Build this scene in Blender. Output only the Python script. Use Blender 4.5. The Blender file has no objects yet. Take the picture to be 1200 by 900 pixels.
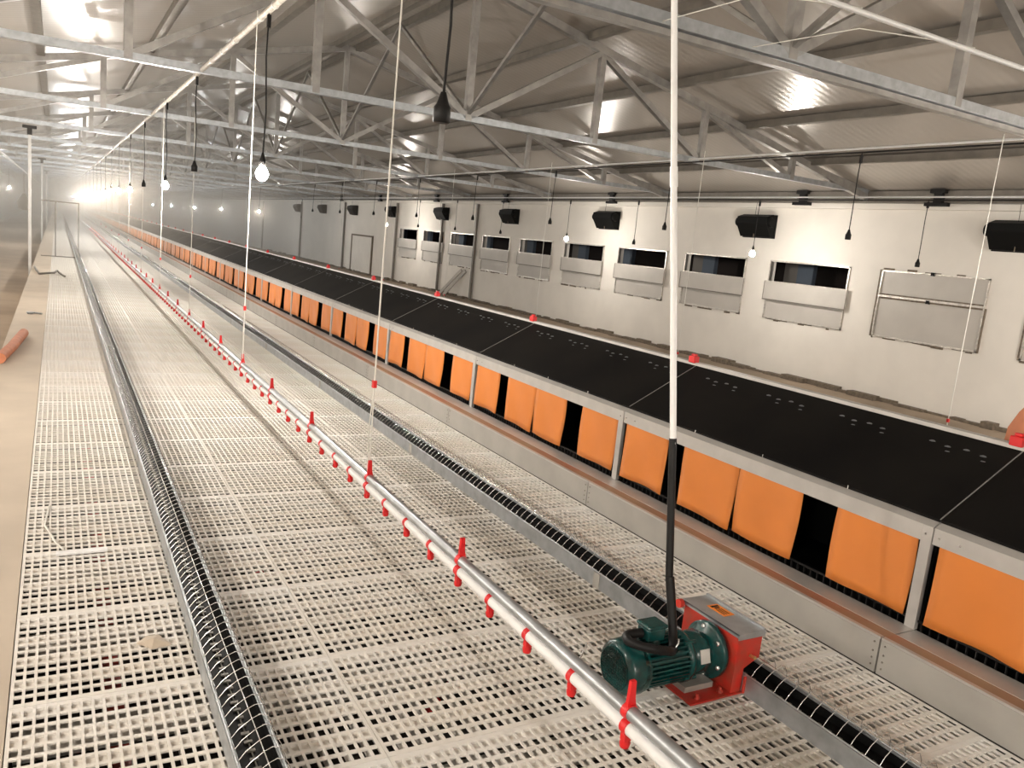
import bpy, math, random
from mathutils import Vector, Matrix
random.seed(7)
S = bpy.context.scene
# ------------------------------------------------------------ camera, world, exposure
RC = ((0.8707009231640184, 0.0030661944492028376, 0.4918033152114023),
      (-0.48168500715115065, -0.19657497747933989, 0.8540127821729561),
      (0.0992947948641931, -0.9804840012364285, -0.16968107446701633))
cd = bpy.data.cameras.new('camera'); cam = bpy.data.objects.new('camera', cd)
S.collection.objects.link(cam); S.camera = cam
rm = Matrix([[r[0], -r[1], -r[2]] for r in RC]).to_quaternion().to_matrix().to_4x4()
cam.matrix_world = Matrix.Translation((0, 0, 1.6)) @ rm
cd.sensor_width = 36; cd.lens = 944.85 / 1200 * 36; cd.clip_start = .05; cd.clip_end = 400
W = bpy.data.worlds.new('world'); S.world = W; W.use_nodes = True
W.node_tree.nodes['Background'].inputs[0].default_value = (.02, .022, .03, 1)
W.node_tree.nodes['Background'].inputs[1].default_value = .3
S.view_settings.view_transform = 'Standard'; S.view_settings.look = 'None'
S.view_settings.gamma = 1; S.view_settings.use_curve_mapping = False
S.view_settings.exposure = 0.1
try:
    S.cycles.use_denoising = True
    S.cycles.max_bounces = 6; S.cycles.diffuse_bounces = 4; S.cycles.glossy_bounces = 3
    S.cycles.volume_bounces = 0; S.cycles.sample_clamp_indirect = 6
except Exception: pass
BULB_E = 1850.0           # bulb emission strength
FOG = .018
ROOM_X0, ROOM_X1, Y0, Y1, ZF = -3.74, 13.5, -9.0, 122.0, -.6
XC = 4.88                 # ridge of the house
XP = 1.45                 # drinker line

# ------------------------------------------------------------ helpers
C = S.collection
MATS = {}
def mat(name, col, rough=.5, metal=0., spec=.5, noise=0, nscale=8., bump=0, bscale=40., emit=0, col2=None):
    m = bpy.data.materials.new(name); m.use_nodes = True; N = m.node_tree; n = N.nodes; b = n['Principled BSDF']
    b.inputs['Base Color'].default_value = (*col, 1); b.inputs['Roughness'].default_value = rough
    b.inputs['Metallic'].default_value = metal; b.inputs['Specular IOR Level'].default_value = spec
    if emit:
        b.inputs['Emission Color'].default_value = (*col, 1); b.inputs['Emission Strength'].default_value = emit
    if noise or bump:
        tc = n.new('ShaderNodeTexCoord')
    if noise:
        t = n.new('ShaderNodeTexNoise'); t.inputs['Scale'].default_value = nscale; t.inputs['Detail'].default_value = 5
        N.links.new(tc.outputs['Object'], t.inputs['Vector'])
        r = n.new('ShaderNodeValToRGB'); c2 = col2 or tuple(max(0, c * (1 - noise)) for c in col)
        r.color_ramp.elements[0].position = .35; r.color_ramp.elements[1].position = .65
        r.color_ramp.elements[0].color = (*c2, 1); r.color_ramp.elements[1].color = (*col, 1)
        N.links.new(t.outputs['Fac'], r.inputs['Fac']); N.links.new(r.outputs['Color'], b.inputs['Base Color'])
    if bump:
        t2 = n.new('ShaderNodeTexNoise'); t2.inputs['Scale'].default_value = bscale
        N.links.new(tc.outputs['Object'], t2.inputs['Vector'])
        bp = n.new('ShaderNodeBump'); bp.inputs['Strength'].default_value = bump; bp.inputs['Distance'].default_value = .01
        N.links.new(t2.outputs['Fac'], bp.inputs['Height']); N.links.new(bp.outputs['Normal'], b.inputs['Normal'])
    MATS[name] = m; return m
mat('slat', (.76, .745, .72), .7, spec=.2, noise=.16, nscale=1.1, col2=(.69, .645, .58))
mat('galv', (.50, .525, .55), .38, .75, noise=.22, nscale=14)
mat('galv_dull', (.40, .385, .355), .5, .25, noise=.12, nscale=5)
mat('alu', (.52, .505, .485), .42, .45, noise=.1, nscale=9)
mat('steel', (.40, .385, .365), .38, .6, noise=.25, nscale=7)
mat('steel_dark', (.20, .18, .155), .5, .4, noise=.2, nscale=6)
mat('wire', (.75, .75, .74), .25, .9)
mat('black', (.004, .004, .004), .6, spec=.15)
mat('black_roof', (.0055, .005, .005), .6, spec=.06, noise=.5, nscale=1.7, col2=(.010, .009, .008))
mat('black_rubber', (.007, .0065, .0065), .5, spec=.25)
mat('dimple', (.16, .17, .18), .35)
mat('seam', (.22, .21, .20), .6)
mat('orange', (.62, .195, .034), .45, noise=.1, nscale=3, bump=.15, bscale=9)
mat('white_pvc', (.80, .80, .80), .35)
mat('rope', (.70, .68, .63), .8)
mat('red', (.62, .012, .014), .4)
mat('red_paint', (.52, .025, .015), .42, noise=.35, nscale=22, col2=(.36, .05, .03))
mat('green_paint', (.003, .055, .053), .22, noise=.35, nscale=30, col2=(.006, .032, .031))
mat('green_dark', (.004, .035, .034), .5)
mat('plaster', (.80, .76, .70), .8, noise=.07, nscale=1.3, bump=.25, bscale=3)
mat('board_grey', (.52, .49, .45), .55, .1, noise=.08, nscale=2)
mat('foil', (.62, .58, .53), .3, .8, noise=.3, nscale=20, bump=.8, bscale=30)
mat('crumb', (.20, .16, .12), .9, noise=.4, nscale=15)
mat('wood_brown', (.30, .125, .07), .6, noise=.45, nscale=2.2, col2=(.27, .20, .13))
mat('floor_dirt', (.36, .28, .205), .9, noise=.3, nscale=.8, bump=.4, bscale=6)
mat('plank', (.50, .42, .33), .7, noise=.12, nscale=2)
mat('conduit', (.60, .55, .48), .4, .2, noise=.35, nscale=20)
mat('terracotta', (.55, .20, .10), .7, noise=.2, nscale=10)
mat('label_orange', (.85, .25, .03), .5)
mat('label_white', (.6, .6, .57), .4, .2)
mat('outside_wall', (.018, .011, .009), .9)
mat('outside_grey', (.16, .145, .13), .8)
mat('outside_blue', (.10, .125, .16), .8)
mat('bulb', (1, .935, .845), .5, emit=BULB_E)
mat('bulb_small', (1, .935, .845), .5, emit=BULB_E * .55)
mat('glass_off', (.35, .33, .30), .15)
mat('brass', (.6, .45, .2), .3, .8)
# glossy ribbed roof panel
def roof_mat():
    m = mat('roof_panel', (.45, .41, .37), .27, .0, .8); N = m.node_tree; n = N.nodes; b = n['Principled BSDF']
    b.inputs['Metallic'].default_value = .25
    tc = n.new('ShaderNodeTexCoord'); mp = n.new('ShaderNodeMapping')
    N.links.new(tc.outputs['Object'], mp.inputs['Vector'])
    wv = n.new('ShaderNodeTexWave'); wv.bands_direction = 'Y'; wv.inputs['Scale'].default_value = 2.4
    wv.inputs['Distortion'].default_value = .6; wv.inputs['Detail'].default_value = 1
    N.links.new(mp.outputs['Vector'], wv.inputs['Vector'])
    nz = n.new('ShaderNodeTexNoise'); nz.inputs['Scale'].default_value = .9; N.links.new(mp.outputs['Vector'], nz.inputs['Vector'])
    ad = n.new('ShaderNodeMath'); ad.operation = 'MULTIPLY_ADD'; ad.inputs[1].default_value = 5.
    N.links.new(nz.outputs['Fac'], ad.inputs[0]); N.links.new(wv.outputs['Fac'], ad.inputs[2])
    bp = n.new('ShaderNodeBump'); bp.inputs['Strength'].default_value = .35; bp.inputs['Distance'].default_value = .0045
    N.links.new(ad.outputs[0], bp.inputs['Height']); N.links.new(bp.outputs['Normal'], b.inputs['Normal'])
roof_mat()

class MB:
    def __init__(s): s.v = []; s.f = []; s.sm = []
    def add(s, v, f, smooth=False):
        o = len(s.v); s.v += [tuple(p) for p in v]; s.f += [tuple(i + o for i in q) for q in f]; s.sm += [smooth] * len(f); return s
    def box(s, x0, x1, y0, y1, z0, z1):
        return s.add([(x0,y0,z0),(x1,y0,z0),(x1,y1,z0),(x0,y1,z0),(x0,y0,z1),(x1,y0,z1),(x1,y1,z1),(x0,y1,z1)],
                     [(0,3,2,1),(4,5,6,7),(0,1,5,4),(1,2,6,5),(2,3,7,6),(3,0,4,7)])
    def bar(s, a, b, w, h, up=(0, 0, 1)):
        a = Vector(a); b = Vector(b); d = (b - a).normalized(); u = Vector(up)
        if abs(d.dot(u)) > .99: u = Vector((0, 1, 0))
        r = d.cross(u).normalized(); u = r.cross(d).normalized(); r *= w / 2; u *= h / 2
        return s.add([a-r-u, a+r-u, a+r+u, a-r+u, b-r-u, b+r-u, b+r+u, b-r+u],
                     [(3,2,1,0),(4,5,6,7),(0,1,5,4),(1,2,6,5),(2,3,7,6),(3,0,4,7)])
    def tube(s, pts, r, n=8, caps=True):
        pts = [Vector(p) for p in pts]; rr = r if isinstance(r, (list, tuple)) else [r] * len(pts)
        V = []; F = []; pu = None
        for i, p in enumerate(pts):
            d = ((pts[i + 1] if i < len(pts) - 1 else p) - (pts[i - 1] if i else p)).normalized()
            u = pu if pu is not None else (Vector((0, 0, 1)) if abs(d.z) < .9 else Vector((1, 0, 0)))
            u = (u - d * u.dot(d)).normalized(); pu = u; w = d.cross(u)
            for k in range(n):
                a = 2 * math.pi * k / n; V.append(p + (u * math.cos(a) + w * math.sin(a)) * rr[i])
        for i in range(len(pts) - 1):
            for k in range(n):
                F.append((i*n+k, i*n+(k+1) % n, (i+1)*n+(k+1) % n, (i+1)*n+k))
        s.add(V, F, True)
        if caps:
            s.add(V[:n], [tuple(range(n))[::-1]]); s.add(V[-n:], [tuple(range(n))])
        return s
    def lathe(s, prof, c, ax='x', n=32, smooth=True, caps=True):
        V = []; F = []
        for (t, r) in prof:
            for k in range(n):
                a = 2 * math.pi * k / n; p, q = r * math.cos(a), r * math.sin(a)
                V.append((c[0]+t, c[1]+p, c[2]+q) if ax == 'x' else (c[0]+p, c[1]+t, c[2]+q) if ax == 'y' else (c[0]+p, c[1]+q, c[2]+t))
        for i in range(len(prof) - 1):
            for k in range(n): F.append((i*n+k, i*n+(k+1) % n, (i+1)*n+(k+1) % n, (i+1)*n+k))
        s.add(V, F, smooth)
        if caps: s.add(V[:n], [tuple(range(n))[::-1]]); s.add(V[-n:], [tuple(range(n))])
        return s
    def poly(s, pts, axis, t0, t1):      # extruded outline; axis index gets t
        def P(p, t):
            l = list(p); l.insert(axis, t); return tuple(l)
        n = len(pts); V = [P(p, t0) for p in pts] + [P(p, t1) for p in pts]
        F = [tuple(range(n))[::-1], tuple(range(n, 2*n))] + [(k, (k+1) % n, n+(k+1) % n, n+k) for k in range(n)]
        return s.add(V, F)
    def mesh(s, name, m):
        me = bpy.data.meshes.new(name); me.from_pydata(s.v, [], s.f); me.materials.append(MATS[m])
        me.polygons.foreach_set('use_smooth', s.sm); me.update()
        return me
    def build(s, name, m, parent=None, bevel=0):
        o = bpy.data.objects.new(name, s.mesh(name, m)); C.objects.link(o)
        if parent: o.parent = parent
        if bevel:
            b = o.modifiers.new('bevel', 'BEVEL'); b.width = bevel; b.segments = 2; b.limit_method = 'ANGLE'
        return o
def tag(o, label=None, cat=None, group=None, kind=None):
    if label: o['label'] = label
    if cat: o['category'] = cat
    if group: o['group'] = group
    if kind: o['kind'] = kind
    return o
def empty(name, loc=(0, 0, 0), label=None, cat=None, group=None):
    o = bpy.data.objects.new(name, None); C.objects.link(o); o.location = loc; o.empty_display_size = .1
    return tag(o, label, cat, group)
def copy_tree(o, loc=None, label=None, kids=None):
    ch = kids or CH(o); c = o.copy(); C.objects.link(c)
    if loc is not None: c.location = loc
    if label: c['label'] = label
    for k in ch:
        d = k.copy(); C.objects.link(d); d.parent = c
        for g in CH(k):
            e = g.copy(); C.objects.link(e); e.parent = d
    return c
_ch = {}
def CH(o):
    if o.name not in _ch: _ch[o.name] = list(o.children)
    return _ch[o.name]
def struct(mb, name, m): return tag(mb.build(name, m), kind='structure')
ONES = 'first second third fourth fifth sixth seventh eighth ninth tenth eleventh twelfth thirteenth fourteenth fifteenth sixteenth seventeenth eighteenth nineteenth'.split()
TENS = {2: 'twenty', 3: 'thirty', 4: 'forty', 5: 'fifty', 6: 'sixty', 7: 'seventy', 8: 'eighty', 9: 'ninety'}
TENTH = {2: 'twentieth', 3: 'thirtieth', 4: 'fortieth', 5: 'fiftieth', 6: 'sixtieth', 7: 'seventieth', 8: 'eightieth', 9: 'ninetieth', 10: 'hundredth'}
def nth(k):
    if k < 20: return ONES[k - 1]
    t, u = divmod(k, 10)
    return TENTH[t] if u == 0 else TENS[t] + '-' + ONES[u - 1]
def nearest(k): return 'nearest' if k == 1 else nth(k) + ' from the camera'

# ------------------------------------------------------------ house shell
mat('slat_hole_shade', (.035, .028, .022), .95, noise=.5, nscale=6)
struct(MB().box(-.46, 9.2, Y0, Y1, ZF, ZF + .02), 'floor_2', 'slat_hole_shade')  # near-black sheet added so the slat holes look dark
struct(MB().box(ROOM_X0 - .2, ROOM_X1 + 2.6, Y0, Y1, ZF - .1, ZF), 'floor', 'floor_dirt')
WY = [9.99 + 2.765 * k for k in range(-2, 10)]      # far edge of each wall window
WW, WZ0, WZ1 = 2.06, .58, 1.83
mb = MB().box(13.5, 13.66, Y0, Y1, ZF, WZ0).box(13.5, 13.66, Y0, Y1, WZ1, 3.22)
yy = Y0
for w in WY:
    if w - WW > yy: mb.box(13.5, 13.66, yy, w - WW, WZ0, WZ1)
    yy = w
mb.box(13.5, 13.66, yy, Y1, WZ0, WZ1)
struct(mb, 'wall_right', 'plaster')
struct(MB().box(-3.9, -3.74, Y0, Y1, ZF, 3.22), 'wall_left', 'plaster')
struct(MB().box(-3.9, 13.66, Y1, Y1 + .15, ZF, 5.2), 'wall_far', 'plaster')
struct(MB().box(-3.9, 13.66, Y0 - .15, Y0, ZF, 5.2), 'wall_near', 'plaster')
def zr(x): return 5.14 - .225 * abs(x - XC)
mb = MB()
for sx in (-1, 1):
    xe = XC + sx * 9.0
    mb.add([(XC, Y0-.2, zr(XC)), (xe, Y0-.2, zr(xe)), (xe, Y1+.2, zr(xe)), (XC, Y1+.2, zr(XC)),
            (XC, Y0-.2, zr(XC)+.08), (xe, Y0-.2, zr(xe)+.08), (xe, Y1+.2, zr(xe)+.08), (XC, Y1+.2, zr(XC)+.08)],
           [(0,1,2,3),(7,6,5,4),(0,4,5,1),(1,5,6,2),(2,6,7,3)])
struct(mb, 'ceiling', 'roof_panel')
struct(MB().box(13.36, 13.5, Y0, Y1, 2.93, 3.06), 'trim_1', 'plaster')
struct(MB().box(13.24, 13.36, Y0, Y1, 3.03, 3.11), 'trim_2', 'steel_dark')
# crumbly mortar strip at the foot of the wall
mb = MB()
y = Y0
while y < 60:
    d = random.uniform(.15, .6); mb.box(13.5 - random.uniform(.05, .22), 13.5, y, y + d, ZF, ZF + random.uniform(.03, .11)); y += d
struct(mb, 'baseboard_right', 'crumb')
# what stands outside the window slots
struct(MB().box(15.9, 16.0, Y0, Y1, ZF, 3.6), 'wall_outside', 'outside_wall')
for i, w in enumerate(WY[1:12]):
    e = empty('outside_pillar', (14.9, 1.104 * (w - .33 * WW) + .35 * math.sin(i * 2.2 - .6), ZF),
              'grey and blue pillar outside, seen in the slot of the %s open window' % nearest(i), 'pillar', 'pillars outside the windows')
    if i == 0: e['label'] = 'grey and blue pillar outside behind the nearest closed window'
    MB().box(-.1, .1, 0, .42, 0, 3.2).build('pillar_shaft', 'outside_grey', e)
    MB().box(-.14, -.02, -.44, 0, 0, 3.2).build('blue_panel', 'outside_blue', e)

# windows: frame, upper slot (open or closed), two boards below
def window(i, yfar, closed):
    y0, y1 = yfar - WW, yfar
    e = tag(empty('window_%d' % (i + 1), (13.5, y0, WZ0)), kind='structure')
    h = WZ1 - WZ0; g = MB(); t = .03
    g.box(-.03, .05, 0, WW, h - t, h).box(-.03, .05, 0, WW, 0, t).box(-.03, .05, 0, t, 0, h).box(-.03, .05, WW - t, WW, 0, h)
    g.build('window_frame', 'foil', e)
    if closed:
        MB().box(0, .03, t, WW - t, h * .63, h - t).build('upper_board', 'board_grey', e)
        MB().box(-.02, 0, t, WW - t, h * .63, h * .65).box(-.02, 0, t, WW - t, h * .575, h * .60).box(-.034, .0, WW, WW + .03, 0, h).box(-.034, 0, -.02, 0, 0, h * .6).build('dark_gap', 'crumb', e)
        MB().box(-.035, .0, t, WW - t, h * .60, h * .63).build('rail', 'foil', e)
        MB().box(0, .03, t, WW - t, t, h * .60).build('lower_board', 'board_grey', e)
        g = MB(); g.box(-.05, 0, WW/2 - .03, WW/2 + .03, h * .57, h * .62).box(-.05, 0, WW/2 - .03, WW/2 + .03, h - .04, h + .02); g.build('latch', 'black', e)
    else:
        MB().box(-.07, -.04, -.05, WW + .03, h * .335, h * .63).build('sliding_board', 'board_grey', e)
        g = MB().box(-.08, -.075, -.06, WW + .04, h * .315, h * .335)
        g.box(-.08, -.075, -.06, -.045, h*.315, h*.64).box(-.08, -.075, WW + .025, WW + .04, h*.315, h*.64); g.build('board_edge', 'steel_dark', e)
        MB().box(-.082, -.035, -.05, WW + .03, h * .63, h * .645).build('board_lip', 'foil', e)
        MB().box(-.01, .03, .02, WW - .02, 0, h * .34).build('lower_board', 'board_grey', e)
    rr = random.Random(i); g = MB(); y = 0
    while y < WW:
        d = rr.uniform(.05, .3)
        if rr.random() < .6: g.box(-.012, 0, y, min(y + d, WW), -rr.uniform(.01, .045), 0)
        if closed and rr.random() < .6: g.box(-.012, 0, y, min(y + d, WW), h, h + rr.uniform(.01, .04))
        y += d
    g.build('crumbled_mortar', 'crumb', e)
for i, w in enumerate(WY[1:]): window(i, w, i < 2)

# ------------------------------------------------------------ roof trusses
TY = [4.75 + 5.68 * k for k in range(-2, 21)]
NX = [XC + 2.1 * k for k in range(-4, 5)]
def zt(x): return 5.0 - .225 * abs(x - XC)
ZB = 3.2
def make_truss():
    e = empty('roof_truss', (0, 0, 0), 'x', 'roof truss', 'steel roof trusses')
    m = MB(); m.bar((-3.74, 0, ZB + .03), (13.36, 0, ZB + .03), .085, .085); m.build('bottom_chord', 'galv', e)
    for sx in (-1, 1): MB().bar((XC, 0, zt(XC)), (XC + sx * 8.5, 0, zt(XC + 8.5)), .10, .11).build('top_chord', 'steel', e)
    for x in NX[:]:
        if abs(x - XC) < 7: MB().bar((x, 0, ZB), (x, 0, zt(x)), .09, .09).build('vertical', 'steel', e)
        elif abs(x - XC) < 8.6: pass
    for k in range(4):
        for sx in (-1, 1):
            a = XC + sx * 2.1 * k; b = XC + sx * 2.1 * (k + 1)
            if k % 1 == 0 and k == 0: MB().bar((a, 0, ZB + .04), (b, 0, zt(b) - .03), .085, .08).build('diagonal', 'steel', e)
            elif k < 4 and k % 2 == 1: MB().bar((a, .03, zt(a) - .03), (b, .03, ZB + .04), .085, .08).build('diagonal', 'steel', e)
            elif k == 2: MB().bar((a, .03, zt(a) - .03), (b, .03, ZB + .04), .085, .08).build('diagonal', 'steel', e)
    return e
tr = make_truss()
for i, y in enumerate(TY):
    k = i - 1
    lab = ('galvanised steel roof truss overhead, %s' % nearest(k)) if k >= 1 else 'galvanised steel roof truss above and behind the camera'
    t = tr if i == 0 else copy_tree(tr)
    t.location = (0, y, 0); t['label'] = lab
    if i == 2: MB().bar((-3.74, .03, ZB - .045), (13.3, .03, ZB - .045), .07, .045).build('lower_angle', 'steel', t)
# long purlins
px = []
for k in range(6): px += [(XC - .2 - 1.64 * k), (XC + .2 + 1.64 * k)]
for i, x in enumerate(sorted(px)):
    z = zr(x) - .05
    side = 'right' if x > XC else 'left'; j = int(round((abs(x - XC) - .2) / 1.64)) + 1
    m = MB().box(x - .055, x + .055, Y0, Y1, z - .07, z + .04)
    tag(m.build('roof_purlin', 'steel_dark'), 'dark steel purlin under the roof sheets, %s on the %s of the ridge' % (nth(j), side), 'purlin', 'purlins under the roof')
# longitudinal bracing between trusses along the ridge
for i in range(1, 9):
    y0, y1 = TY[i], TY[i + 1]; ym = (y0 + y1) / 2
    e = empty('ridge_brace', (XC, ym, 0), 'pair of crossed steel braces under the ridge, %s bay' % nearest(i), 'roof brace', 'braces under the ridge')
    for a in (y0, y1):
        MB().bar((0, a - ym, ZB + .08), (0, 0, 4.93), .05, .045).build('brace_bar', 'steel', e)
# white end details: small pulleys near the eave
def pulley(y, k):
    e = empty('winch_pulley', (13.2, y, 3.0), 'black winch pulley bracket under the right eave, %s' % nearest(k), 'pulley', 'pulleys under the right eave')
    m = MB().box(-.05, .05, -.21, .21, -.03, .03); m.build('foot_plate', 'black_rubber', e)
    m = MB().box(-.05, .05, -.10, .05, .03, .25).box(-.06, .06, -.15, .13, .19, .255); m.build('bracket', 'black_rubber', e)
    MB().lathe([(-.03, .05), (.03, .05)], (0, .08, .08), 'x', 16).build('wheel', 'steel_dark', e)
for k, y in enumerate((8.95, 11.9, 18.5, 24.6, 30.4, 37.0, 43.0)): pulley(y, k + 1)

# black air inlets high on the right wall
def inlet():
    e = empty('air_inlet', (13.5, 0, 2.28), 'x', 'air inlet', 'black air inlets high on the wall')
    MB().box(-.05, .0, -.45, .46, 0, .50).build('back_plate', 'black', e)
    MB().poly([(-.05, .02), (-.05, .46), (-.12, .5), (-.3, .44), (-.32, .3), (-.14, .02)], 1, -.44, .44).build('hood', 'black', e)
    MB().lathe([(-.06, .10), (.0, .11)], (-.18, -.44, .33), 'y', 16).build('hinge_cap', 'black', e); MB().lathe([(.0, .11), (.06, .10)], (-.18, .46, .33), 'y', 16).build('hinge_cap', 'black', e)
    MB().tube([(-.19, 0, .17), (-.16, .02, .0)], .008, 6).build('pull_rod', 'crumb', e)
    MB().tube([(-.2, .02, .47), (-.15, .06, .78)], .004, 5).build('pull_cord', 'black', e)
    return e
il = inlet()
for k in range(9):
    t = il if k == 0 else copy_tree(il)
    t.location = (13.5, 7.55 + 5.66 * k, 2.28); t['label'] = 'black air inlet high on the white wall, %s' % nearest(k + 1)

# posts standing against the right wall
for k, y in enumerate((27.1, 30.2, 35.25, 43., 52., 63.)):
    tag(MB().box(13.38, 13.46, y - .05, y + .05, ZF, 3.03).build('wall_post', 'steel_dark'),
        'slim dark steel post against the white wall, %s' % nearest(k + 1), 'post', 'posts against the right wall')
for k, (a, b_) in enumerate(((27.75, 28.9), (28.1, 29.3))):
    tag(MB().bar((13.46, a, .45), (13.15, b_, ZF + .01), .05, .12).build('leaning_plank', 'board_grey'),
        'pale plank leaning on the white wall behind the nests, %s' % ('right one of the pair' if k == 0 else 'left one of the pair'), 'plank', 'planks leaning on the wall')
# blind doorway far along the wall
d = tag(empty('door_1', (13.5, 38.4, ZF)), kind='structure')
MB().box(-.06, 0, 0, .12, 0, 1.85).box(-.06, 0, 3.2, 3.32, 0, 1.85).box(-.06, 0, 0, 3.32, 1.85, 1.93).build('door_frame', 'crumb', d)
MB().box(-.03, 0, .12, 3.2, 0, 1.85).build('door_leaf', 'plaster', d)

# ------------------------------------------------------------ slat floor
PW, PD, NXC, NYC = 1.03, .645, 31, 12
YJ = 2.742
def slat_panel_mesh():
    m = MB(); ed = .016; px_, py = (PW - .012) / NXC, (PD - 2 * ed) / NYC
    for i in range(NXC + 1):
        x = .006 + i * px_; w = .0046 if 0 < i < NXC else .0055
        m.box(x - w, x + w, .001, PD - .001, -.036 if i % 2 == 0 else -.006, 0)
    for j in range(NYC + 1):
        y = ed + j * py; w = .0072
        deep = -.031 if (NYC - j) % 3 == 0 else -.006
        y0, y1 = (y - ed + .0006, y + w) if j == 0 else (y - w, y + ed - .0006) if j == NYC else (y - w, y + w)
        m.box(.0015, PW - .0015, y0, y1, deep, -.0004)
        if j and (NYC - j) % 3 == 0: m.box(.002, PW - .002, y - py, y, -.013, -.0095)  # added plate stands in for brightly lit rib faces in this row
    m.box(.01, PW - .01, PD - .15, PD - .001, -.085, -.075)
    return m.mesh('slat_panel', 'slat')
sm = slat_panel_mesh()
XCOL = [-.13, .901, 1.932]
CN = ['left column beside the aisle plank', 'middle column under the drinker line', 'right column beside the nests']
FR = [-3, -1, -3]
cnt = 0
for j in range(-6, 97):
    for c in range(3):
        y = YJ + PD * (j - 1)
        o = bpy.data.objects.new('slat_panel', sm); C.objects.link(o); o.location = (XCOL[c], y, 0)
        rank = j + 1 if c == 0 else j + 3
        if y > 30: lab = 'white plastic slat panel of the %s, far down the house' % CN[c]
        elif rank >= 1: lab = 'white plastic slat panel, %s, in the %s' % (nearest(rank), CN[c])
        else: lab = 'white plastic slat panel, %s, below the photo edge' % CN[c]
        tag(o, lab, 'slat panel', 'white plastic floor slats'); cnt += 1
yend = YJ + PD * 96
m = MB()
for c in range(3):
    y = yend
    while y < Y1 - 1:
        for i in range(0, 35, 2): m.box(XCOL[c] + PW / 34 * i - .008, XCOL[c] + PW / 34 * i + .008, y, y + PD * 4, -.03, 0)
        for q in range(4): m.box(XCOL[c], XCOL[c] + PW, y + q * PD, y + q * PD + .3, -.02, -.001)
        y += PD * 4
tag(m.build('slat_floor', 'slat'), 'hazy far end of the white slat floor', 'slat floor', kind='stuff')
# plank edging between slats and lower aisle, and the red channel under the slats
struct(MB().box(-.50, -.133, Y0, Y1, -.03, 0).box(-.50, -.47, Y0, Y1, ZF, -.03), 'trim_3', 'plank')
tag(MB().box(.17, .24, -2, 30, -.33, -.29).build('red_channel', 'red_paint'), 'red steel channel glimpsed through the left slats', 'channel')
for k, (x, y) in enumerate(((1.22, 2.52), (1.33, 2.62), (1.62, 2.62), (1.05, 3.3), (1.4, 2.1), (.86, 3.9), (1.9, 3.3))):
    e = MB().tube([(x, y, -.17), (x + .07, y + .05, -.165)], .018, 8).build('plastic_scrap', 'red')
    tag(e, 'small red plastic scrap glimpsed through slat holes below the drinker line', 'scrap', 'red scraps under the slats')
for i in range(-4, 60):
    o = MB().box(-.12, 2.95, 0, .04, -.20, -.12).build('slat_beam', 'slat') if i == -4 else bm0.copy()
    if i == -4: bm0 = o
    else: C.objects.link(o)
    o.location = (0, YJ + PD * 2 * i, 0)
    tag(o, 'pale support beam under the slat joints, seen only through the holes', 'beam', 'beams under the slats')

# ------------------------------------------------------------ feeder troughs
def trough(x0, x1, name, lab, flip):
    e = empty('feeder_trough', ((x0 + x1) / 2, 0, .001), lab, 'feeder trough')
    h = .075; w = (x1 - x0) / 2; ya, yb = -3., Y1 - 2
    m = MB()
    prof = [(-w, 0), (-w, h), (-w + .012, h), (-w + .012, h - .006), (-w + .004, h - .006), (-w + .004, .004),
            (w - .004, .004), (w - .004, h - .006), (w - .012, h - .006), (w - .012, h), (w, h), (w, 0)]
    m.poly(prof, 1, ya, yb); m.build('trough_pan', 'galv', e)
    m = MB(); m.box(-w + .005, w - .005, ya, yb, .006, .03).box(w - .008, w - .0045, ya, yb, .03, .066).box(-w + .0045, -w + .008, ya, yb, .03, .066); m.build('trough_black_facing', 'black', e)  # black faces that make the pan interior dark
    m = MB()
    for s_ in (-1, 1): m.tube([(s_ * (w - .005), ya, h + .004), (s_ * (w - .005), yb, h + .004)], .0035, 6)
    m.build('lip_rod', 'galv', e)
    m = MB(); y = ya + .03; H = .085
    while y < yb:
        if y > 45: break
        pts = [(-w + .006, y, h), (-w * .55, y, h + .030), (0, y, h + .056), (w * .35, y, h + .066), (w * .7, y, h + .058), (w * .93, y, h + .03), (w - .004, y, h)]
        if y > 14: pts = pts[::3]
        m.tube(pts, .0016 if y < 8 else .0012, 4 if y < 14 else 3, caps=False); y += .056
    m.tube([(0.0, ya, h + .0575), (0.0, yb, h + .0575)], .0017, 4)
    m.build('wire_grill', 'wire', e)
    m = MB(); y = ya
    while y < 10:
        m.box(-.012, .012, y, y + .012, .031, .036); m.tube([(0, y, .034), (0, y + .04, .034)], .0028, 4); y += .045
    m.build('feed_chain', 'steel_dark', e)
    m = MB(); y = -1.9
    while y < 60:
        m.box(-w - .0025, -w + .001, y, y + .05, 0, h); m.box(w - .001, w + .0025, y, y + .05, 0, h); y += 2.42
    m.build('joint_sleeve', 'galv_dull', e)
    return e
trough(.445, .578, 'l', 'galvanised feeder trough with wire grill on the left, beside the aisle', 1)
trough(2.29, 2.43, 'r', 'galvanised feeder trough with wire grill running through the motor frame', 0)

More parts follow.
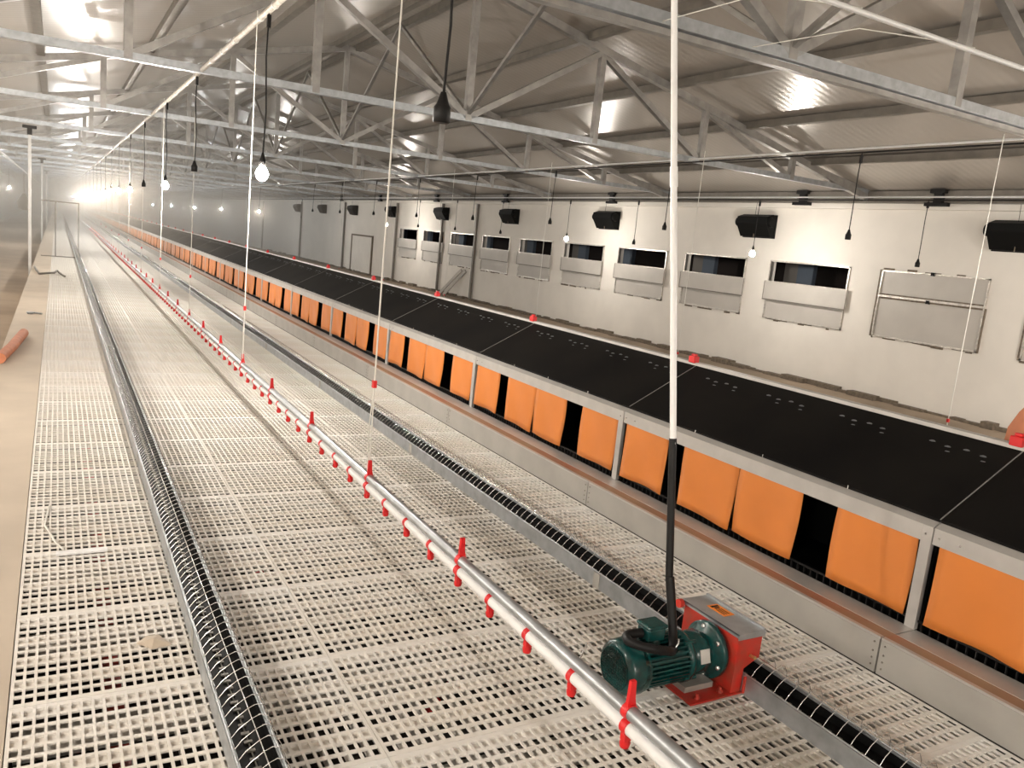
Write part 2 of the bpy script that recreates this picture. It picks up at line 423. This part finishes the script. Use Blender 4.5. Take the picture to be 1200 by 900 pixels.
# ------------------------------------------------------------ drinker line
dl = empty('drinker_line', (XP, 0, 0), 'white and grey pipe drinker line with red nipples hung over the slats', 'drinker line')
MB().tube([(0, -3, .258), (0, 70, .258)], .021, 16).build('water_pipe', 'white_pvc', dl)
MB().tube([(.004, -3, .302), (.004, 70, .302)], .022, 16).build('support_pipe', 'galv', dl)
def saddle_mesh(detail=True):
    m = MB(); n = 16 if detail else 8
    m.lathe([(-.011, .0235), (.011, .0235)], (0, 0, .258), 'y', n)
    m.box(-.012, .012, -.011, .011, .215, .237)
    m.lathe([(-.045, .014), (-.03, .017), (-.012, .010), (0, .010)], (0, 0, .237), 'z', 10)
    return m.mesh('nipple', 'red')
sA, sB = saddle_mesh(), saddle_mesh(False)
extra = MB(); k = 0; y = 1.648 - .2875 * 10
while y < 48:
    if k < 100:
        o = bpy.data.objects.new('nipple', sA if y < 8 else sB); C.objects.link(o); o.parent = dl; o.location = (0, y, 0)
    else: extra.box(-.014, .014, y - .012, y + .012, .2, .284)
    y += .2875; k += 1
ex = extra.build('nipple_row', 'red', dl); ex['kind'] = 'stuff'
hm = MB()
hm.lathe([(-.013, .0245), (.013, .0245)], (.004, 0, .302), 'y', 16).lathe([(-.02, .0255), (-.008, .0255)], (0, 0, .258), 'y', 16)
hm.poly([(-.010, .32), (.022, .32), (.016, .345), (.012, .40), (-.006, .40), (-.008, .345)], 1, -.006, .006)
hm = hm.mesh('hanger', 'red')
HY = []
y = 1.652 - 1.146 * 3
while y < 46:
    o = bpy.data.objects.new('hanger', hm); C.objects.link(o); o.parent = dl; o.location = (0, y, 0); y += 1.146
# suspension ropes
def rope(k, x, y, ztop, zb, who, grp, lab, split=.45, dy=0):
    e = empty('suspension_rope', (x, y, zb), lab, 'rope', grp)
    MB().tube([(0, 0, split), (0, dy, ztop - zb)], .0045, 6).build('rope_line', 'rope', e)
    m = MB(); m.tube([(0, 0, split), (0, -.012, .12), (0, -.004, 0)], .0035, 6); m.tube([(0, 0, split), (0, .035, .22), (0, .010, 0)], .0035, 6)
    m.build('lower_loop', 'rope', e)
    m = MB(); m.box(-.010, .010, -.012, .014, split - .018, split + .02); m.build('adjuster', 'red', e)
for k in range(10):
    y = 3.955 + 3.42 * k
    rope(k, XP, y, ZB + .1 if k else 3.6, .36, '', 'ropes holding the drinker line',
         'white rope with red adjuster holding the drinker line, %s' % nearest(k + 1))
for k, y in enumerate((5.1, 9.55, 13.9, 18.4, 22.8, 27.2)):
    rope(k, 8.4, y, ZB + (.05 if k else 0), -.35, '', 'ropes beyond the nests',
         'thin white rope hanging beyond the nest ridge, %s' % nearest(k + 1), .55)

# ------------------------------------------------------------ lamp conduit and lamps
m = MB(); m.tube([(1.45, Y0 + .3, 3.22), (1.45, 118, 3.22)], .026, 10)
cdt = m.build('lamp_conduit', 'conduit'); tag(cdt, 'long pale conduit pipe under the trusses carrying the lamp cords', 'conduit')
m = MB(); y = 2.
rr = random.Random(3)
while y < 60:
    y += rr.uniform(.5, 1.2); m.tube([(0, y - .01, 0), (0, y + .03, 0)], .031, 8)
m2 = m.build('cable_tie', 'label_white', cdt); m2.location = (1.45, 0, 3.22)
for x, l in ((8.8, 'thin dark lamp cable strung beyond the nests under the trusses'), (11.9, 'thin dark lamp cable strung close to the right wall'), (-2.6, 'thin dark lamp cable strung over the left aisle')):
    zc_ = 3.17 if x < 11 else 2.93
    c_ = MB().tube([(x, Y0 + .3, zc_), (x, 60, zc_), (x, 118, zc_)], .011, 6).build('lamp_cable', 'black_rubber'); tag(c_, l, 'cable')
    if x > 8 and x < 12: MB().tube([(x + .02, Y0 + .3, zc_ + .05), (x + .02, 118, zc_ + .05)], .014, 6).build('carrier_tube', 'white_pvc', c_)
bulb_me = MB().lathe([(0, .014), (-.02, .026), (-.045, .044), (-.07, .050), (-.10, .042), (-.12, .022), (-.126, .004)], (0, 0, 0), 'z', 14).mesh('bulb', 'bulb')
sock_me = MB().lathe([(-.012, .021), (-.008, .025), (.045, .025), (.055, .019), (.075, .014), (.1, .008)], (0, 0, 0), 'z', 12).mesh('socket', 'black_rubber')
box_me = MB().box(-.018, .018, -.018, .018, -.04, .04).mesh('cord_clip', 'black_rubber')
bulb_s = MB().lathe([(0, .014), (-.02, .026), (-.045, .044), (-.07, .050), (-.10, .042), (-.12, .022), (-.126, .004)], (0, 0, 0), 'z', 14).mesh('bulb', 'bulb_small')
def lamp(x, y, z, ztop, lit, lab, dx=0, dy=0):
    e = empty('hanging_lamp', (x, y, z), lab, 'lamp', 'hanging lamps')
    H = ztop - z
    MB().tube([(0, 0, .08), (.012, .01, H * .35), (-.008 + dx * .6, .0 + dy * .6, H * .7), (dx, dy, H)], .0065, 6).build('cord', 'black_rubber', e)
    o = bpy.data.objects.new('socket', sock_me); C.objects.link(o); o.parent = e
    if not lit: o.scale = (1.5, 1.5, 1.15)
    o = bpy.data.objects.new('cord_joint', box_me); C.objects.link(o); o.parent = e; o.location = (dx * .9, dy * .9, H * .93); o.scale = (.8, .8, 1.2)
    if lit:
        o = bpy.data.objects.new('bulb', bulb_s if x > 11 else bulb_me); C.objects.link(o); o.parent = e
ROWS = [(1.45, 3.22, [(3.36, 0), (6.92, 1), (10.75, 0), (13.8, 1), (17.45, 0), (20.9, 1), (24.7, 1), (28.2, 0), (32., 1), (35.5, 1), (39., 1), (43., 1), (48., 1), (54., 1), (61., 1), (70., 1), (82., 1), (97., 1), (-.35, 0), (-4., 1), (-7.4, 1)], 'over the drinker line'),
        (8.8, 3.17, [(7.1, 0), (10.75, 0), (14.4, 0), (18., 0), (21.6, 0), (25.2, 0), (28.8, 0), (32.4, 0), (42.3, 1), (53.2, 1), (64.5, 1), (78.5, 1), (95., 1), (3.5, 1), (-.1, 1), (-3.7, 1)], 'beyond the nests'),  # lit lamps at the near end are unseen, added to brighten the wall
        (12.9, 3.04, [(8.9, 0), (12.75, 1), (16.9, 0), (20.1, 1), (24.2, 0), (27.8, 0), (31.4, 0), (35.1, 1), (50., 0), (5.2, 1), (1.6, 1), (-2., 1)], 'near the right wall'),  # near-end lit lamps out of view, added for more general light
        (-2.6, 3.17, [(60., 1), (14., 1), (28., 1), (42., 1), (20., 1), (6.6, 1), (2.6, 1), (-1., 1), (-5., 1)], 'over the left aisle')]  # all but the farthest lamp unseen, added to light the left side
for x, zt_, L, who in ROWS:
    L = sorted(L); r = 0
    if x == 12.9: x, L, zt_ = 11.9, [(y * 11.9 / 12.9, l_) for y, l_ in L], 2.93
    for (y, lit) in L:
        z = 2.10 if not lit else 2.03
        if y == 17.45 : z = 2.0
        if x > 11: z = 1.96 if lit else 1.90
        vis = y > (2 if x == 1.45 else 6)
        if vis: r += 1; lab = ('lit white bulb hanging %s, %s' if lit else 'unlit black lamp socket hanging %s, %s') % (who, nearest(r))
        else: lab = 'unseen lamp hanging %s, out of view' % who
        if x < 0: lab = ('lit bulb' if lit else 'unlit lamp socket') + ' hanging over the left aisle' + (', far down the house' if y > 50 else ', unseen, placed for its light')
        sway = 0 if x < 5 else (.06 if x < 10 else .03)
        lamp(x, y, z, zt_, lit, lab, sway, sway * .8)

# ------------------------------------------------------------ nests
NL = 2.15; NY = [1.905 + NL * k for k in range(-3, 54)]
def zroof(x): return .622 + (x - 3.2) * (.915 - .622) / .55
def make_nest():
    e = empty('nest_box', (2.97, 0, 0), 'x', 'nest box', 'row of nest boxes with orange curtains')
    ox = 2.97; L = NL
    def b(x0, x1, y0, y1, z0, z1, m=None): return (m or MB()).box(x0 - ox, x1 - ox, y0, y1, z0, z1)
    m = b(2.97, 2.985, .004, L - .004, .002, .150); m.build('kick_panel', 'galv_dull', e)
    m = b(2.972, 2.993, .003, L - .003, .150, .160)
    b(3.068, 3.196, .003, L - .003, .146, .158, m); m.build('ledge', 'alu', e)
    m = b(2.993, 3.068, 0, L, .146, .156); m.build('perch_board', 'wood_brown', e)
    m = MB()
    for z in (.03, .06, .09, .13):
        for yy_ in (.025, L - .025): m.lathe([(-.003, .004), (0, .004)], (0, yy_, z), 'x', 8)
    m.build('rivets', 'steel_dark', e)
    m = b(3.72, 3.74, 0, L, 0, .90); b(3.2, 3.72, 0, L, .11, .14, m); b(3.235, 3.72, .001, .016, .14, .60, m); b(3.235, 3.72, L/2 - .006, L/2 + .006, .14, .60, m)
    m.build('nest_body', 'black', e)
    m = MB()
    for i in range(54): m.box(.232, .245, .01 + i * .04, .014 + i * .04, .14, .20)
    m.box(.232, .242, 0, L, .19, .2); m.build('mesh_strip', 'black_rubber', e)
    m = b(3.19, 3.212, .003, L - .003, .545, .612)
    m.add([(3.188-ox,.003,.612),(3.235-ox,.003,.624),(3.235-ox,L-.003,.624),(3.188-ox,L-.003,.612),(3.188-ox,.003,.616),(3.235-ox,.003,.640),(3.235-ox,L-.003,.640),(3.188-ox,L-.003,.616)],
          [(0,3,2,1),(4,5,6,7),(0,1,5,4),(1,2,6,5),(2,3,7,6),(3,0,4,7)])
    m.build('front_rail', 'alu', e)
    m = MB()
    for yy_ in (.45, .98, 1.5): m.lathe([(0, .003), (.018, .002)], (.235, yy_, .64), 'z', 6)
    for yy_ in (.03, L - .12, L - .03): m.lathe([(-.003, .005), (0, .004)], (.219, yy_, .58), 'x', 8)
    m.build('rail_screws', 'wire', e)
    m = b(3.186, 3.212, .001, .049, .158, .612); m.build('post', 'alu', e, .002)
    m = MB(); x0, x1 = 3.225, 3.75
    m.add([(x0-ox,.002,zroof(x0)),(x1-ox,.002,zroof(x1)),(x1-ox,L-.002,zroof(x1)),(x0-ox,L-.002,zroof(x0)),(x0-ox,.002,zroof(x0)+.012),(x1-ox,.002,zroof(x1)+.012),(x1-ox,L-.002,zroof(x1)+.012),(x0-ox,L-.002,zroof(x0)+.012)],
          [(0,3,2,1),(4,5,6,7),(0,1,5,4),(1,2,6,5),(2,3,7,6),(3,0,4,7)])
    rb = m; nb = len(m.f)
    m = MB().bar((x0-ox, .003, zroof(x0) + .0125), (x1-ox, .003, zroof(x1) + .0125), .004, .003); m.build('roof_seam', 'seam', e)
    m = rb
    for g in range(4):
        for q in range(4):
            yy_ = L - (.22 + g * .52 + q * .085)
            xx = 3.655 - .01 * (q % 2); zz = zroof(xx) + .0125
            m.lathe([(0, .015), (.003, .012), (.005, .006)], (xx-ox, yy_, zz), 'z', 10)
            xx = 3.615; zz = zroof(xx) + .0125
            if q % 2: m.lathe([(0, .012), (.002, .009)], (xx-ox, yy_ - .02, zz), 'z', 8)
    ro = m.build('roof_board', 'black_roof', e); ro.data.materials.append(MATS['dimple'])
    for p in list(ro.data.polygons)[nb:]: p.material_index = 1
    m = b(3.735, 3.79, 0, L, .925, .945); m.build('ridge_cap', 'alu', e)
    m = b(3.72, 3.765, .001, .06, .94, .985); b(3.73, 3.755, .012, .048, .985, 1.0, m); m.build('ridge_clamp', 'red', e, .004)
    # four orange curtains
    spans = [(.062, .475, .203), (.685, 1.105, .195), (1.118, 1.555, .195), (1.70, 2.115, .203)]
    for ci, (a, c, zb) in enumerate(spans):
        r2 = random.Random(ci + 40); nu, nv = 10, 8; V = []; F = []; z1 = .552
        for q in range(nv + 1):
            for p in range(nu + 1):
                u, v = p / nu, q / nv
                yv = a + (c - a) * u + .004 * math.sin(v * 3 + ci) * (1 if u > .5 else -1)
                zv = z1 + (zb - z1) * v + (.004 * math.sin(u * 5 + ci * 2) if q == nv else 0)
                xv = 3.198 - .010 * v * v * (1 + .6 * math.sin(u * 4 + ci)) + .003 * math.sin(u * 9 + v * 4)
                V.append((xv - ox - .004, yv, zv))
        n0 = len(V); V += [(x + .004, y, z) for x, y, z in V]
        for q in range(nv):
            for p in range(nu):
                i0 = q * (nu + 1) + p; F.append((i0, i0 + nu + 1, i0 + nu + 2, i0 + 1)); F.append(tuple(n0 + t for t in (i0, i0 + 1, i0 + nu + 2, i0 + nu + 1)))
        for q in range(nv):
            i0 = q * (nu + 1); F.append((i0, n0 + i0, n0 + i0 + nu + 1, i0 + nu + 1)); i0 += nu; F.append((i0, i0 + nu + 1, n0 + i0 + nu + 1, n0 + i0))
        for p in range(nu):
            i0 = nv * (nu + 1) + p; F.append((i0, n0 + i0, n0 + i0 + 1, i0 + 1))
        MB().add(V, F, True).build('curtain', 'orange', e)
    return e
ne = make_nest()
for i, y in enumerate(NY):
    k = i - 1; t = ne if i == 0 else copy_tree(ne)
    t.location = (2.97, y, 0)
    if k < 1: t['label'] = 'black roofed nest box with orange curtains, outside the photo beside the camera'
    elif k < 26: t['label'] = 'black roofed nest box with orange curtains, %s' % nearest(k)
    else: t['label'] = 'black roofed nest box with orange curtains, lost in the far haze'
# salmon panel leaning behind the nest ridge at the right edge
m = MB().poly([(1.55, .62), (2.30, .62), (2.28, .93), (2.24, 1.02), (2.17, 1.12), (2.0, 1.18), (1.55, 1.2)], 0, 4.28, 4.32)
tag(m.build('leaning_board', 'terracotta'), 'salmon coloured board just showing behind the nest ridge at the right edge', 'board')
m = MB().box(3.8, 5.6, Y0, Y1 - 1, .55, .62)
tag(m.build('egg_table', 'galv_dull'), 'grey egg collection table hidden behind the nest ridge', 'table')

# ------------------------------------------------------------ gear motor
mo = empty('gear_motor', (2.0, 2.1, 0), 'green electric gear motor on red base with steel-topped drive box', 'motor')
AX = (0, 0, 0)
def mm(): return MB()
ay, az = .02, .128
m = mm(); m.lathe([(-.232, .080), (-.226, .094), (-.212, .101), (-.17, .104), (-.155, .104), (-.155, .099), (-.135, .1)], (0, ay, az), 'x', 40); m.build('fan_cover', 'green_paint', mo)
m = mm(); m.lathe([(-.2335, .076), (-.2325, .076)], (0, ay, az), 'x', 32, False)
g = m.build('fan_grille', 'green_dark', mo)
m = mm()
for a in range(-7, 8):
    t = a * .0108; hh = math.sqrt(max(0, .078 ** 2 - t * t))
    m.box(-.237, -.234, ay + t - .0016, ay + t + .0016, az - hh, az + hh); m.box(-.237, -.234, ay - hh, ay + hh, az + t - .0016, az + t + .0016)
for r_ in (.025, .05, .076): m.lathe([(-.234, r_ + .003), (-.238, r_ + .003), (-.238, r_), (-.234, r_), (-.234, r_ + .003)], (0, ay, az), 'x', 28, False, False)
m.build('grille_bars', 'green_paint', mo)
# finned body
m = mm(); n = 34; V = []; prof = []
for k in range(n):
    a = 2 * math.pi * (k + .0) / n; w = 2 * math.pi / n
    for da, r_ in ((0, .078), (.28, .078), (.34, .095), (.72, .095), (.78, .078)):
        prof.append((ay + r_ * math.cos(a + da * w), az + r_ * math.sin(a + da * w)))
m.poly(prof, 0, -.14, .055); m.build('finned_body', 'green_paint', mo)
m = mm(); m.lathe([(.05, .09), (.055, .1), (.072, .1), (.078, .085), (.09, .07), (.10, .082), (.155, .086), (.165, .075), (.19, .07), (.20, .075)], (0, ay, az), 'x', 36); m.build('gear_head', 'green_paint', mo)
m = mm(); m.lathe([(.195, .07), (.20, .107), (.203, .11), (.222, .11), (.225, .105)], (0, ay, az), 'x', 40); m.build('flange', 'green_paint', mo)
m = mm(); m.lathe([(.178, .06), (.197, .095)], (0, ay, az), 'x', 36); m.build('flange_neck', 'green_paint', mo)
for k in range(6):
    a = 2 * math.pi * k / 6 + .35; y_, z_ = ay + .092 * math.cos(a), az + .092 * math.sin(a)
    m = mm(); m.lathe([(.188, .006), (.192, .010), (.200, .010)], (0, y_, z_), 'x', 6, False); m.build('bolt', 'wire', mo)
for k in range(4):
    a = 2 * math.pi * k / 4 + .6; y_, z_ = ay + .094 * math.cos(a), az + .094 * math.sin(a)
    m = mm(); m.tube([(.04, y_, z_), (.095, y_, z_)], .008, 8); m.build('clamp_bolt', 'green_paint', mo)
m = mm()
V = []
for a in (2.55, 3.15):
    for x_ in (.105, .15): V.append((x_, ay + .0885 * math.cos(a), az + .0885 * -math.sin(a) * -1))
m.add([V[0], V[1], V[3], V[2]], [(0, 1, 2, 3)]); pl = m.build('name_plate', 'label_white', mo)
so = pl.modifiers.new('t', 'SOLIDIFY'); so.thickness = .003
# terminal box tilted, black hose looping to it
m = mm(); m.box(-.125, -.045, -.02, .05, .225, .275).box(-.13, -.04, -.025, .055, .273, .288); tb = m.build('terminal_box', 'green_paint', mo, .006)
m = mm(); m.lathe([(.003, .002), (0, .005), (.0, .012)], (0, 0, 0), 'z', 10)
m = mm(); m.tube([(-.085, .0, .205), (-.085, .01, .23)], .03, 10); m.build('box_neck', 'green_dark', mo)
m = mm()
for a in (0, 1):
    pass
hose = [(.002, -.008, .25), (.0, -.015, .22), (-.03, -.05, .205), (-.09, -.085, .225), (-.16, -.085, .245), (-.20, -.06, .252), (-.215, -.02, .25), (-.20, .015, .25), (-.17, .02, .252), (-.13, .015, .252)]
def smooth(P, n=5):
    P = [Vector(p) for p in P]; out = []
    for i in range(len(P) - 1):
        a, b, c, d = P[max(i-1, 0)], P[i], P[i+1], P[min(i+2, len(P)-1)]
        for k in range(n):
            t = k / n; out.append(.5 * ((2*b) + (c-a)*t + (2*a-5*b+4*c-d)*t*t + (-a+3*b-3*c+d)*t**3))
    return out + [P[-1]]
# red base, drive box
m = mm(); m.box(.03, .42, -.12, .13, .002, .008); m.build('base_plate', 'red_paint', mo)
m = mm(); m.box(.06, .20, -.05, .09, .008, .03); m.build('motor_pad', 'galv_dull', mo)
m = mm()
for (x_, y_) in ((.08, -.095), (.20, -.09), (.39, -.1), (.08, .11)):
    m = mm(); m.lathe([(0, .012), (.01, .012), (.01, .006), (.022, .006)], (x_, y_, .008), 'z', 8); m.build('base_bolt', 'red_paint', mo)
bx0, bx1, by0, by1 = .238, .362, -.11, .195
m = mm()
for ya_ in (by0, by1 - .006):
    m.box(bx0 + .001, bx0 + .05, ya_ + .0005, ya_ + .006, .008, .10); m.box(bx0 + .001, bx1, ya_ + .0005, ya_ + .006, .135, .245)
    m.poly([(bx0 + .001, .10), (bx0 + .05, .10), (bx1, .135), (bx0 + .001, .135)], 1, ya_ + .0005, ya_ + .006)
m.box(bx0, bx0 + .006, by0, by1, .008, .245); m.box(bx1 - .006, bx1, by0, by1, .135, .245)
m.build('drive_box', 'red_paint', mo)
m = mm(); m.poly([(.28, .008), (.345, .008), (.345, .02), (.29, .075), (.28, .075)], 1, by0 - .02, by0 - .014); m.build('side_foot', 'red_paint', mo)
m = mm(); m.box(bx0 - .01, bx1 + .004, by0 - .006, by1 + .01, .245, .251).box(bx1 - .004, bx1 + .004, by0 - .006, by1 + .01, .251, .258); m.box(bx0 - .01, bx0 - .006, by0 - .006, by1 + .01, .235, .25); m.box(bx0 - .01, bx1 + .004, by0 - .010, by0 - .006, .228, .251); m.build('steel_lid', 'galv', mo)
m = mm(); m.box(bx0 + .045, bx0 + .10, .02, .12, .2512, .2522); ls = m.build('warning_label', 'label_orange', mo); ls['label'] = 'orange warning sticker with black print'
m = mm()
for k in range(3): m.box(bx0 + .056 + .012 * k, bx0 + .0605 + .012 * k, .032, .08, .2523, .2527)
m.box(bx0 + .053, bx0 + .092, .098, .110, .2523, .2527); m.box(bx0 + .06, bx0 + .085, .085, .094, .2523, .2527)
m.build('sticker_print', 'black', ls)
m = mm(); m.tube([(bx1 - .05, by0 + .0, .15), (bx1 - .055, by0 - .03, .155)], .007, 8); m.build('shaft_pin', 'brass', mo)
m = mm(); m.lathe([(0, .018), (.02, .018)], (.205, .2, .235), 'x', 12); m.build('red_knob', 'red_paint', mo)
m = mm(); m.tube([(-.03, -.055, .20), (-.025, -.07, .235), (-.01, -.055, .24), (.0, -.02, .215)], .003, 6); m.build('tie_wire', 'wire', mo)

# motor conduit: white pole, black sleeve, hose
co = empty('motor_conduit', (2.0, 2.1, .25), 'white plastic conduit dropping to the green motor through a black hose', 'conduit')
def R3(x, y, z): return (x - 2.0, y - 2.1, z - .25)
A, B_, T = Vector((2.0, 2.205, .86)), Vector((2.003, 2.235, .93)), Vector((2.006, 2.60, 2.74))
m = mm(); m.tube([R3(*p) for p in (B_, T)], .0125, 12); m.tube([R3(*(T + Vector((0, 0, .01)))), R3(2.02, 2.62, 2.763), R3(2.06, 2.635, 2.766), R3(7.5, 2.635, 2.766)], .0125, 12)
m.tube([R3(*(B_ + (T - B_) * .52)), R3(*(B_ + (T - B_) * .56))], .015, 12); m.build('white_pipe', 'white_pvc', co)
m = mm(); m.tube([R3(2.003, 2.24, .95), R3(2.0, 2.15, .42)], .0145, 10)
m.tube(smooth([R3(2.0, 2.15, .44)] + [R3(2.0, 2.10, .27)] + [R3(x + 2.0, y + 2.1, z) for x, y, z in hose[2:]]), .017, 10); m.build('black_hose', 'black_rubber', co)
m = mm()
for x_ in (3.1, 3.95): m.tube([R3(x_, 2.63, 2.78), R3(x_ + .12, 2.9, 2.88), R3(x_ + .3, 3.6, 3.1), R3(x_ + .5, 4.7, 3.2)], .0035, 5)
m.build('tie_string', 'rope', co)

# ------------------------------------------------------------ left side
def post(y, k):
    e = empty('aisle_post', (-.545, y, ZF), 'slim grey steel post holding the trusses at the aisle, %s' % nearest(k), 'post', 'posts along the aisle')
    MB().box(-.03, .03, -.03, .03, 0, ZB - ZF - .07).build('post_shaft', 'alu', e)
    m = MB().box(-.14, .14, -.05, .05, ZB - ZF - .12, ZB - ZF - .055).box(-.05, .05, -.05, .05, ZB - ZF - .26, ZB - ZF - .12); m.build('post_head', 'black_rubber', e)
for k, y in enumerate((TY[5], TY[8], TY[11])): post(y, k + 1)
# hinged frame of a pen gate
fr = empty('gate_frame', (-.04, 26.0, 0), 'thin dark steel gate frame standing on the slats at the far left', 'gate')
for x_ in (0, .56): MB().box(x_ - .015, x_ + .015, -.015, .015, 0, 1.5).build('upright', 'steel_dark', fr)
MB().box(-.35, .575, -.015, .015, 1.5, 1.53).build('top_bar', 'steel_dark', fr)
MB().box(-.35, .575, -.015, .015, 0.002, .03).build('bottom_bar', 'steel_dark', fr)
# litter on the plank
m = MB().tube([(-.47, 9.0, .052), (-.40, 9.7, .052), (-.33, 10.7, .052)], .05, 12); m.tube([(-.475, 8.96, .052), (-.468, 9.02, .052)], .054, 12)
tag(m.build('red_roll', 'terracotta'), 'reddish roll lying on the aisle plank by the left edge', 'roll')
m = MB().lathe([(0, .035), (.02, .045), (.03, .045), (.03, .035)], (-.32, 12.9, .0), 'z', 14); m.tube([(-.28, 12.9, .02), (-.18, 12.85, .015)], .012, 6)
tag(m.build('metal_cap', 'galv'), 'small shiny metal cap on the aisle plank', 'metal cap')
m = MB().tube([(-.44, 21.2, .04), (-.38, 20.2, .04), (-.32, 19.5, .03), (-.05, 19.6, .06), (.0, 20.2, .06), (.08, 19.7, .03), (.14, 19.3, .02)], .022, 8)
tag(m.build('bent_pipe', 'steel_dark'), 'bent piece of pipe lying at the foot of the aisle post', 'pipe')
m = MB().box(-.0, .21, 3.985, 4.025, .001, .009)
tag(m.build('white_strip', 'white_pvc'), 'short white plastic strip lying across the left slats', 'strip')
m = MB().tube([(-.03, 4.7, .004), (-.05, 4.4, .004), (.0, 4.12, .012), (.03, 4.03, .012)], .005, 6)
tag(m.build('white_string', 'rope'), 'thin white string lying on the left slats', 'string')
m = MB().add([(.26, 3.05, .003), (.31, 2.99, .003), (.38, 3.0, .004), (.34, 3.08, .012), (.30, 3.1, .003), (.32, 3.04, .02)], [(0, 1, 5), (1, 2, 5), (2, 3, 5), (3, 4, 5), (4, 0, 5), (4, 3, 2, 1, 0)])
tag(m.build('paper_scrap', 'plank'), 'crumpled scrap of beige paper on the left slats', 'scrap')
m = MB().tube([(1.76, 2.34, .004), (1.82, 2.39, .03), (1.88, 2.44, .045)], .003, 5)
tag(m.build('wire_offcut', 'wire'), 'short offcut of pale wire sticking up beside the drinker line', 'wire')
tag(MB().tube([(-1.75, 20, 3.02), (-1.75, 110, 3.02)], .04, 8).build('overhead_pipe', 'conduit'), 'pale pipe high over the left aisle at the left edge', 'pipe')
e = empty('hanging_sack', (-1.75, 58, 1.3), 'dark bundle hanging over the left aisle, far down the house', 'bundle')
MB().lathe([(0, .05), (.1, .3), (.5, .35), (.8, .2), (1.0, .06)], (0, 0, -.6), 'z', 12).build('bundle', 'black_rubber', e)
MB().tube([(0, 0, .35), (0, 0, 1.70)], .015, 5).build('cord', 'black_rubber', e)

# ------------------------------------------------------------ dusty haze filling the house
fm = bpy.data.materials.new('haze'); fm.use_nodes = True; N = fm.node_tree; N.nodes.clear()
vo = N.nodes.new('ShaderNodeVolumeScatter'); vo.inputs['Density'].default_value = FOG; vo.inputs['Anisotropy'].default_value = .35
vo.inputs['Color'].default_value = (1, .87, .73, 1)
ou = N.nodes.new('ShaderNodeOutputMaterial'); N.links.new(vo.outputs[0], ou.inputs['Volume'])
MATS['haze'] = fm
for k, (ya, yb, x1, dn, lab) in enumerate(((17., 38., 6., 1., 'thin dusty haze in the middle distance over the left half of the house'),
                                   (38.01, 60., 13.48, 1.7, 'thicker dusty haze towards the far end of the house'),
                                   (60.01, Y1 - .1, 13.48, 2.6, 'dense glowing dusty haze at the far end of the house'))):
    if k:
        fm = MATS['haze'].copy(); MATS['haze%d' % k] = fm
        [n for n in fm.node_tree.nodes if n.bl_idname == 'ShaderNodeVolumeScatter'][0].inputs['Density'].default_value = FOG * dn
    hz = MB().box(-3.7, x1, ya, yb, ZF + .03, 5.3).build('dust_haze', 'haze%d' % k if k else 'haze')
    tag(hz, lab, 'haze', kind='stuff')
